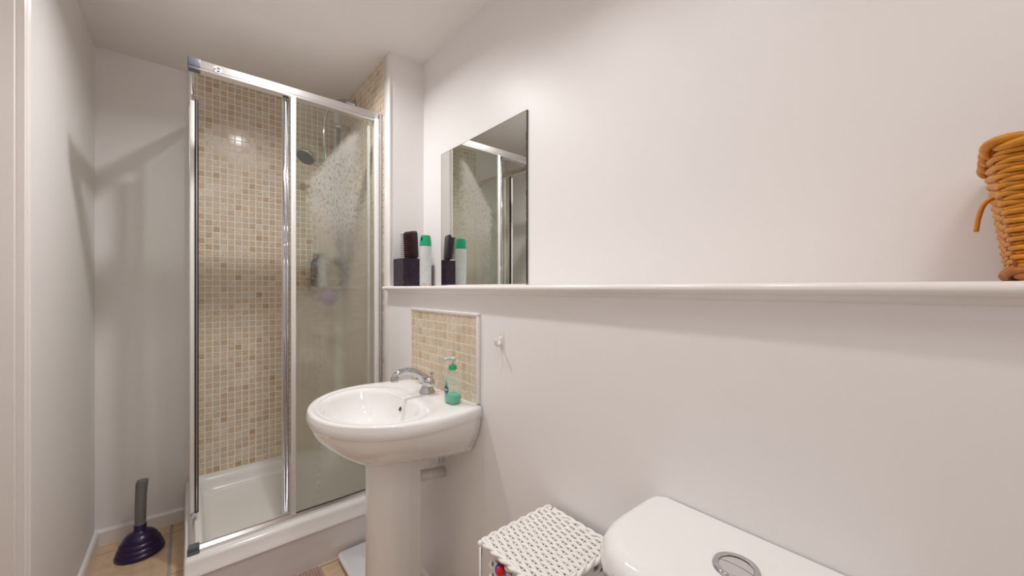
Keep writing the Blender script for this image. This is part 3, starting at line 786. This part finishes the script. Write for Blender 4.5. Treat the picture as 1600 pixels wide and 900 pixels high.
def white_tower():
    x0, x1, y0, y1, zt = .500, .712, .494, .698, H-.560
    t = thing('wicker_tower', ((x0+x1)/2, (y0+y1)/2, 0), 'white wicker storage tower between basin and toilet', 'storage tower')
    # frame: four posts with ball tops
    for px in (x0-.004, x1+.002):
        for py in (y0+.004, y1-.002):
            p = obj('post', tube(B(), [(px, py, 0), (px, py, zt-.012)], .0042, 10), 'brushed_alu', t, smooth=True)
            bm = B(); bmesh.ops.create_uvsphere(bm, u_segments=12, v_segments=8, radius=.0065, matrix=Matrix.Translation((px, py, zt-.008)))
            obj('finial', bm, 'white_plastic', p, smooth=True)
    # woven top
    lid = obj('lid', box(B(), x0+.006, x1-.006, y0+.006, y1-.006, zt-.013, zt-.011), 'basket_dark', t)
    nw = 26; pitch = (x1-x0-.012)/nw; nwarp = 9; wp = (y1-y0)/nwarp
    acc = B()
    for i in range(nw):
        x = x0+.006+(i+.5)*pitch; pts = []
        for k in range(nwarp*6+1):
            y = y0+.004+(y1-y0-.008)*k/(nwarp*6); z = zt-.0065+.0030*math.sin(PI*(y-y0)/wp+PI*i)
            pts.append((x+random.gauss(0, .0003), y, z))
        tube2(acc, pts, pitch*.50, 6, False)
    o = obj('weft', acc, 'white_wicker', lid, smooth=True); o['kind'] = 'stuff'
    for k in range(nwarp):
        y = y0+(k+.5)*wp
        obj('warp', tube(B(), [(x0+.003, y, zt-.0065), (x1-.003, y, zt-.0065)], .0022, 6), 'white_wicker', lid, smooth=True)
    P = resample(rrect(x0, x1, y0, y1, .012, 6), 110)
    for s_ in (0, PI):
        obj('border', tube(B(), [(p[0]+p[2]*.0030*math.cos(i*PI/4+s_), p[1]+p[3]*.0030*math.cos(i*PI/4+s_), zt-.0065+.0030*math.sin(i*PI/4+s_)) for i, p in enumerate(P)], .0042, 7, closed=True), 'white_wicker', lid, smooth=True)
    # three woven drawers
    for j in range(3):
        zb = .03+j*.205; z1 = zb+.190
        if j == 2: z1 = zt-.022
        d = obj('drawer', loft(B(), [[(x, y, z) for x, y in rrect(x0+.020, x1-.020, y0+.020, y1-.020, .01, 4)] for z in (zb+.004, zb+.010)], True, True), 'basket_dark', t)
        weave_rows(d, x0+.013, x1-.013, y0+.013, y1-.013, zb+.004, z1, .0, 15, .0046, .0040, .024, 'white_wicker', 'weft', cr=.012, sep=False)
        acc = B(); P = resample(rrect(x0+.013, x1-.013, y0+.013, y1-.013, .012, 5), 34)
        for p in P: tube2(acc, [(p[0], p[1], zb), (p[0], p[1], z1)], .0024, 6, False)
        o = obj('warp', acc, 'white_wicker', d, smooth=True); o['kind'] = 'stuff'
        for z in (zb-.004,):
            obj('shelf_wire', tube(B(), [(x, y, z) for x, y in rrect(x0-.004, x1+.002, y0+.004, y1-.002, .004, 2)], .0025, 8, closed=True), 'brushed_alu', d, smooth=True)
    # small thing poking out of the top drawer
    cx, cy, cz = .5025, .632, zt-.034
    k = thing('small_toy', (cx, cy, cz-.012), 'small red and blue ball showing at the wicker tower', 'toy')
    bm = B(); bmesh.ops.create_uvsphere(bm, u_segments=16, v_segments=10, radius=.012, matrix=Matrix.Translation((cx, cy, cz)) @ Matrix.Rotation(PI/2, 4, 'X'))
    bm2 = bm.copy()
    bmesh.ops.bisect_plane(bm, geom=bm.verts[:]+bm.edges[:]+bm.faces[:], plane_co=(cx, cy, cz), plane_no=(0, 1, 0), clear_outer=True)
    bmesh.ops.bisect_plane(bm2, geom=bm2.verts[:]+bm2.edges[:]+bm2.faces[:], plane_co=(cx, cy, cz), plane_no=(0, 1, 0), clear_inner=True)
    obj('red_half', bm, 'toy_red', k, smooth=True); obj('blue_half', bm2, 'toy_blue', k, smooth=True)
white_tower()

# ------------------------------------------------------------ toilet
def toilet():
    CY = .221; zl = H-.420
    t = thing('toilet', (.45, CY, 0), 'white close-coupled toilet with a chrome dual flush button', 'toilet')
    def lid_ring(g, z):
        hw, D = .203-g, .245-g; out = []
        xb = XW-.003
        out.append((xb, CY+hw-.014, z)); out.append((xb-.009, CY+hw-.003, z))
        pts = [(xb-.03, CY+hw-.001), (xb-.10, CY+hw+.0), (xb-.150, CY+hw-.002), (xb-.185, CY+hw-.014), (xb-.212, CY+hw-.040), (xb-.228, CY+hw-.078), (xb-D+.006, CY+hw-.125), (xb-D, CY+.04), (xb-D-.001, CY)]
        left = [(x+ (g if x < xb-.14 else 0), y, z) for x, y in pts]
        full = out+left
        right = [(x, 2*CY-y, zz) for x, y, zz in reversed(full[:-1])]
        return full+right
    zt = zl
    bm = loft(B(), [lid_ring(.012, zt-.052), lid_ring(.003, zt-.050), lid_ring(0, zt-.044), lid_ring(0, zt-.030), lid_ring(.003, zt-.016), lid_ring(.008, zt-.007), lid_ring(.016, zt-.0015), lid_ring(.024, zt)], True, True)
    li = obj('cistern_lid', bm, 'ceramic', t, auto=60)
    bm = loft(B(), [lid_ring(.045, .40), lid_ring(.034, .42), lid_ring(.026, .55), lid_ring(.016, zt-.0525)], True, True)
    obj('cistern', bm, 'ceramic', t, auto=60)
    bc = (.626, CY, zt)
    obj('button_ring', lathe(B(), [(.0235, .0035), (.026, .0052), (.0305, .0045), (.0325, .0), (.0325, -.004)], bc, 36), 'chrome', li, smooth=True)
    for sg in (-1, 1):
        bm = B(); ring = []
        for k in range(19):
            a = -PI/2+PI*k/18; ring.append((bc[0]+sg*(.0006 if abs(a) < 1.5 else .0006)+.0228*math.cos(a)*sg, bc[1]+.0228*math.sin(a), 0))
        # the split between the halves is slightly curved
        ring += [(bc[0]+sg*.0006+.004*math.cos(PI*k/6-PI/2), bc[1]+.0228*(1-2*k/6), 0) for k in range(1, 6)]
        loft(bm, [[(x, y, zt+.0005) for x, y, _ in ring], [(x, y, zt+.0026) for x, y, _ in ring]], True, True)
        obj('flush_button', bm, 'brushed_alu', li)
    obj('button_well', lathe(B(), [(.0245, .0006), (0, .0006)], bc, 30), 'black_hole', li)
    # pan, seat and cover
    def pan(z, x0, x1, w_, n=28):
        cx = (x0+x1)/2; a = (x1-x0)/2
        return [(cx+a*math.cos(2*PI*k/n), CY+w_*math.sin(2*PI*k/n), z) for k in range(n)]
    bm = loft(B(), [pan(0, .22, .62, .11), pan(.03, .22, .61, .105), pan(.15, .20, .58, .10), pan(.26, .12, .60, .145), pan(.34, .08, .62, .178), pan(.385, .07, .62, .184), pan(.398, .075, .615, .180)], True, True)
    obj('pan', bm, 'ceramic', t, auto=60)
    bx('pan_shelf', (.50, .72, CY-.13, CY+.13, .33, .399), 'ceramic', t, bev=.02, seg=4)
    obj('seat', loft(B(), [pan(.400, .065, .51, .188), pan(.408, .060, .51, .192), pan(.416, .065, .51, .188)], True, True), 'white_plastic', t, auto=50)
    obj('seat_cover', loft(B(), [pan(.418, .065, .51, .188), pan(.428, .062, .51, .190), pan(.438, .075, .50, .18), pan(.441, .12, .46, .14)], True, True), 'white_plastic', t, auto=50)
toilet()

# ------------------------------------------------------------ floor things
def plunger():
    x, y = -.170, 2.455
    p = thing('plunger', (x, y, 0), 'short toilet plunger with purple ribbed cup and grey handle', 'plunger')
    prof = [(.070, .0), (.083, .002), (.086, .010), (.083, .018), (.078, .022), (.080, .030), (.076, .038), (.070, .042), (.072, .052), (.067, .060), (.060, .064), (.060, .074), (.052, .086), (.040, .096), (.026, .102), (.022, .108), (.022, .130), (.020, .132), (0, .132)]
    obj('cup', lathe(B(), prof, (x, y, .0005), 40, None, True), 'plunger_purple', p, auto=50)
    pts = [(x, y, .128), (x+.001, y, .20), (x+.003, y, .27), (x+.008, y, .332)]
    obj('handle', tube(B(), curve(pts, 6), [.0185]*6+[.0195]*6+[.020]*7, 18), 'plunger_grip', p, auto=50)
    bm = B()
    for k in range(22): lathe(bm, [(.0192+.0006*(k/22), 0), (.0203+.0006*(k/22), .002), (.0192+.0006*(k/22), .004)], (x+.0005+.004*(k/22)**2, y, .15+k*.008), 18)
    o = obj('grip_ribs', bm, 'plunger_grip', p, smooth=True); o['kind'] = 'stuff'
plunger()
def bath_scale():
    x0, x1, y0, y1 = .507, .717, 1.50, 1.812
    s = thing('bathroom_scale', ((x0+x1)/2, (y0+y1)/2, 0), 'flat white bathroom scale on the floor behind the pedestal', 'scale')
    o = lambda d, z: [(x, y, z) for x, y in rrect(x0+d, x1-d, y0+d, y1-d, .02, 6)]
    obj('platform', loft(B(), [o(.003, .016), o(0, .019), o(0, .031), o(.003, .034)], True, True), 'scale_white', s, auto=50)
    obj('base', loft(B(), [o(.012, .004), o(.010, .016)], True, True), 'grey_plastic', s)
    for a in (x0+.03, x1-.03):
        for b in (y0+.03, y1-.03): obj('foot', lathe(B(), [(.010, 0), (.010, .004)], (a, b, 0), 12, None, True, True), 'dark_rubber', s)
bath_scale()
def bath_mat():
    x0, x1, y0, y1 = -.16, .440, 1.37, 1.826
    m = thing('bath_mat', ((x0+x1)/2, (y0+y1)/2, 0), 'pinkish brown looped bath mat at the foot of the shower tray', 'bath mat')
    o = lambda d, z: [(x, y, z) for x, y in rrect(x0+d, x1-d, y0+d, y1-d, .02, 5)]
    obj('backing', loft(B(), [o(.002, .0005), o(0, .004), o(.004, .008)], True, True), 'mat_pile', m)
    bm = B(); p = .0105; nx, ny = int((x1-x0-.008)/p), int((y1-y0-.008)/p)
    for i in range(nx):
        for k in range(ny):
            cx, cy = x0+.009+i*p+random.gauss(0, .0006), y0+.009+k*p+random.gauss(0, .0006); r = .0050; h = .014+random.uniform(0, .005)
            loft(bm, [[(cx+r*s_*math.cos(PI/3*q), cy+r*s_*math.sin(PI/3*q), z) for q in range(6)] for s_, z in ((.95, .006), (1, h*.6), (.6, h))], False, True)
    g = obj('loop_pile', bm, 'mat_pile', m, smooth=True); g['kind'] = 'stuff'
bath_mat()

# ------------------------------------------------------------ ceiling downlights (the room's own lamps)
for i, (x, y, watts) in enumerate(LAMPS):
    d = thing('ceiling_downlight', (x, y, CEIL), ['round ceiling downlight nearest the shower', 'round ceiling downlight in the middle of the row', 'round ceiling downlight by the toilet'][i], 'downlight', 'ceiling downlights')
    obj('bezel', lathe(B(), [(.034, -.0005), (.034, -.005), (.042, -.006), (.046, -.0005)], (x, y, CEIL), 32), 'downlight_bezel', d, smooth=True)
    obj('lamp', lathe(B(), [(.034, -.001), (0, -.001)], (x, y, CEIL), 32), 'lamp_glow', d)
    ld = bpy.data.lights.new('downlight', 'AREA'); ld.shape = 'DISK'; ld.size = .06; ld.energy = watts; ld.color = (1, .985, .978); ld.spread = math.radians(155 if i == 0 else 130)
    lo = bpy.data.objects.new('downlight_beam', ld); C.objects.link(lo); lo.parent = d; lo.location = (0, 0, -.008)

# opal disc added unseen in the rear half of the room to soften the light
def fill_light():
    x, y, r = .12, -.36, .17
    d = thing('added_fill_light', (x, y, CEIL), 'round opal disc added behind the downlights to soften the light', 'fill light')
    obj('rim', lathe(B(), [(r+.012, -.0005), (r+.012, -.018), (r, -.022), (r-.004, -.016)], (x, y, CEIL), 40), 'downlight_bezel', d, smooth=True)
    obj('diffuser', lathe(B(), [(r-.002, -.016), (r*.8, -.030), (r*.4, -.040), (0, -.043)], (x, y, CEIL), 40), 'lamp_glow', d, smooth=True)
    ld = bpy.data.lights.new('fill', 'AREA'); ld.shape = 'DISK'; ld.size = 2*r; ld.energy = FILL_W; ld.color = (1, .985, .978)
    lo = bpy.data.objects.new('fill_glow', ld); C.objects.link(lo); lo.parent = d; lo.location = (0, 0, -.046)
fill_light()
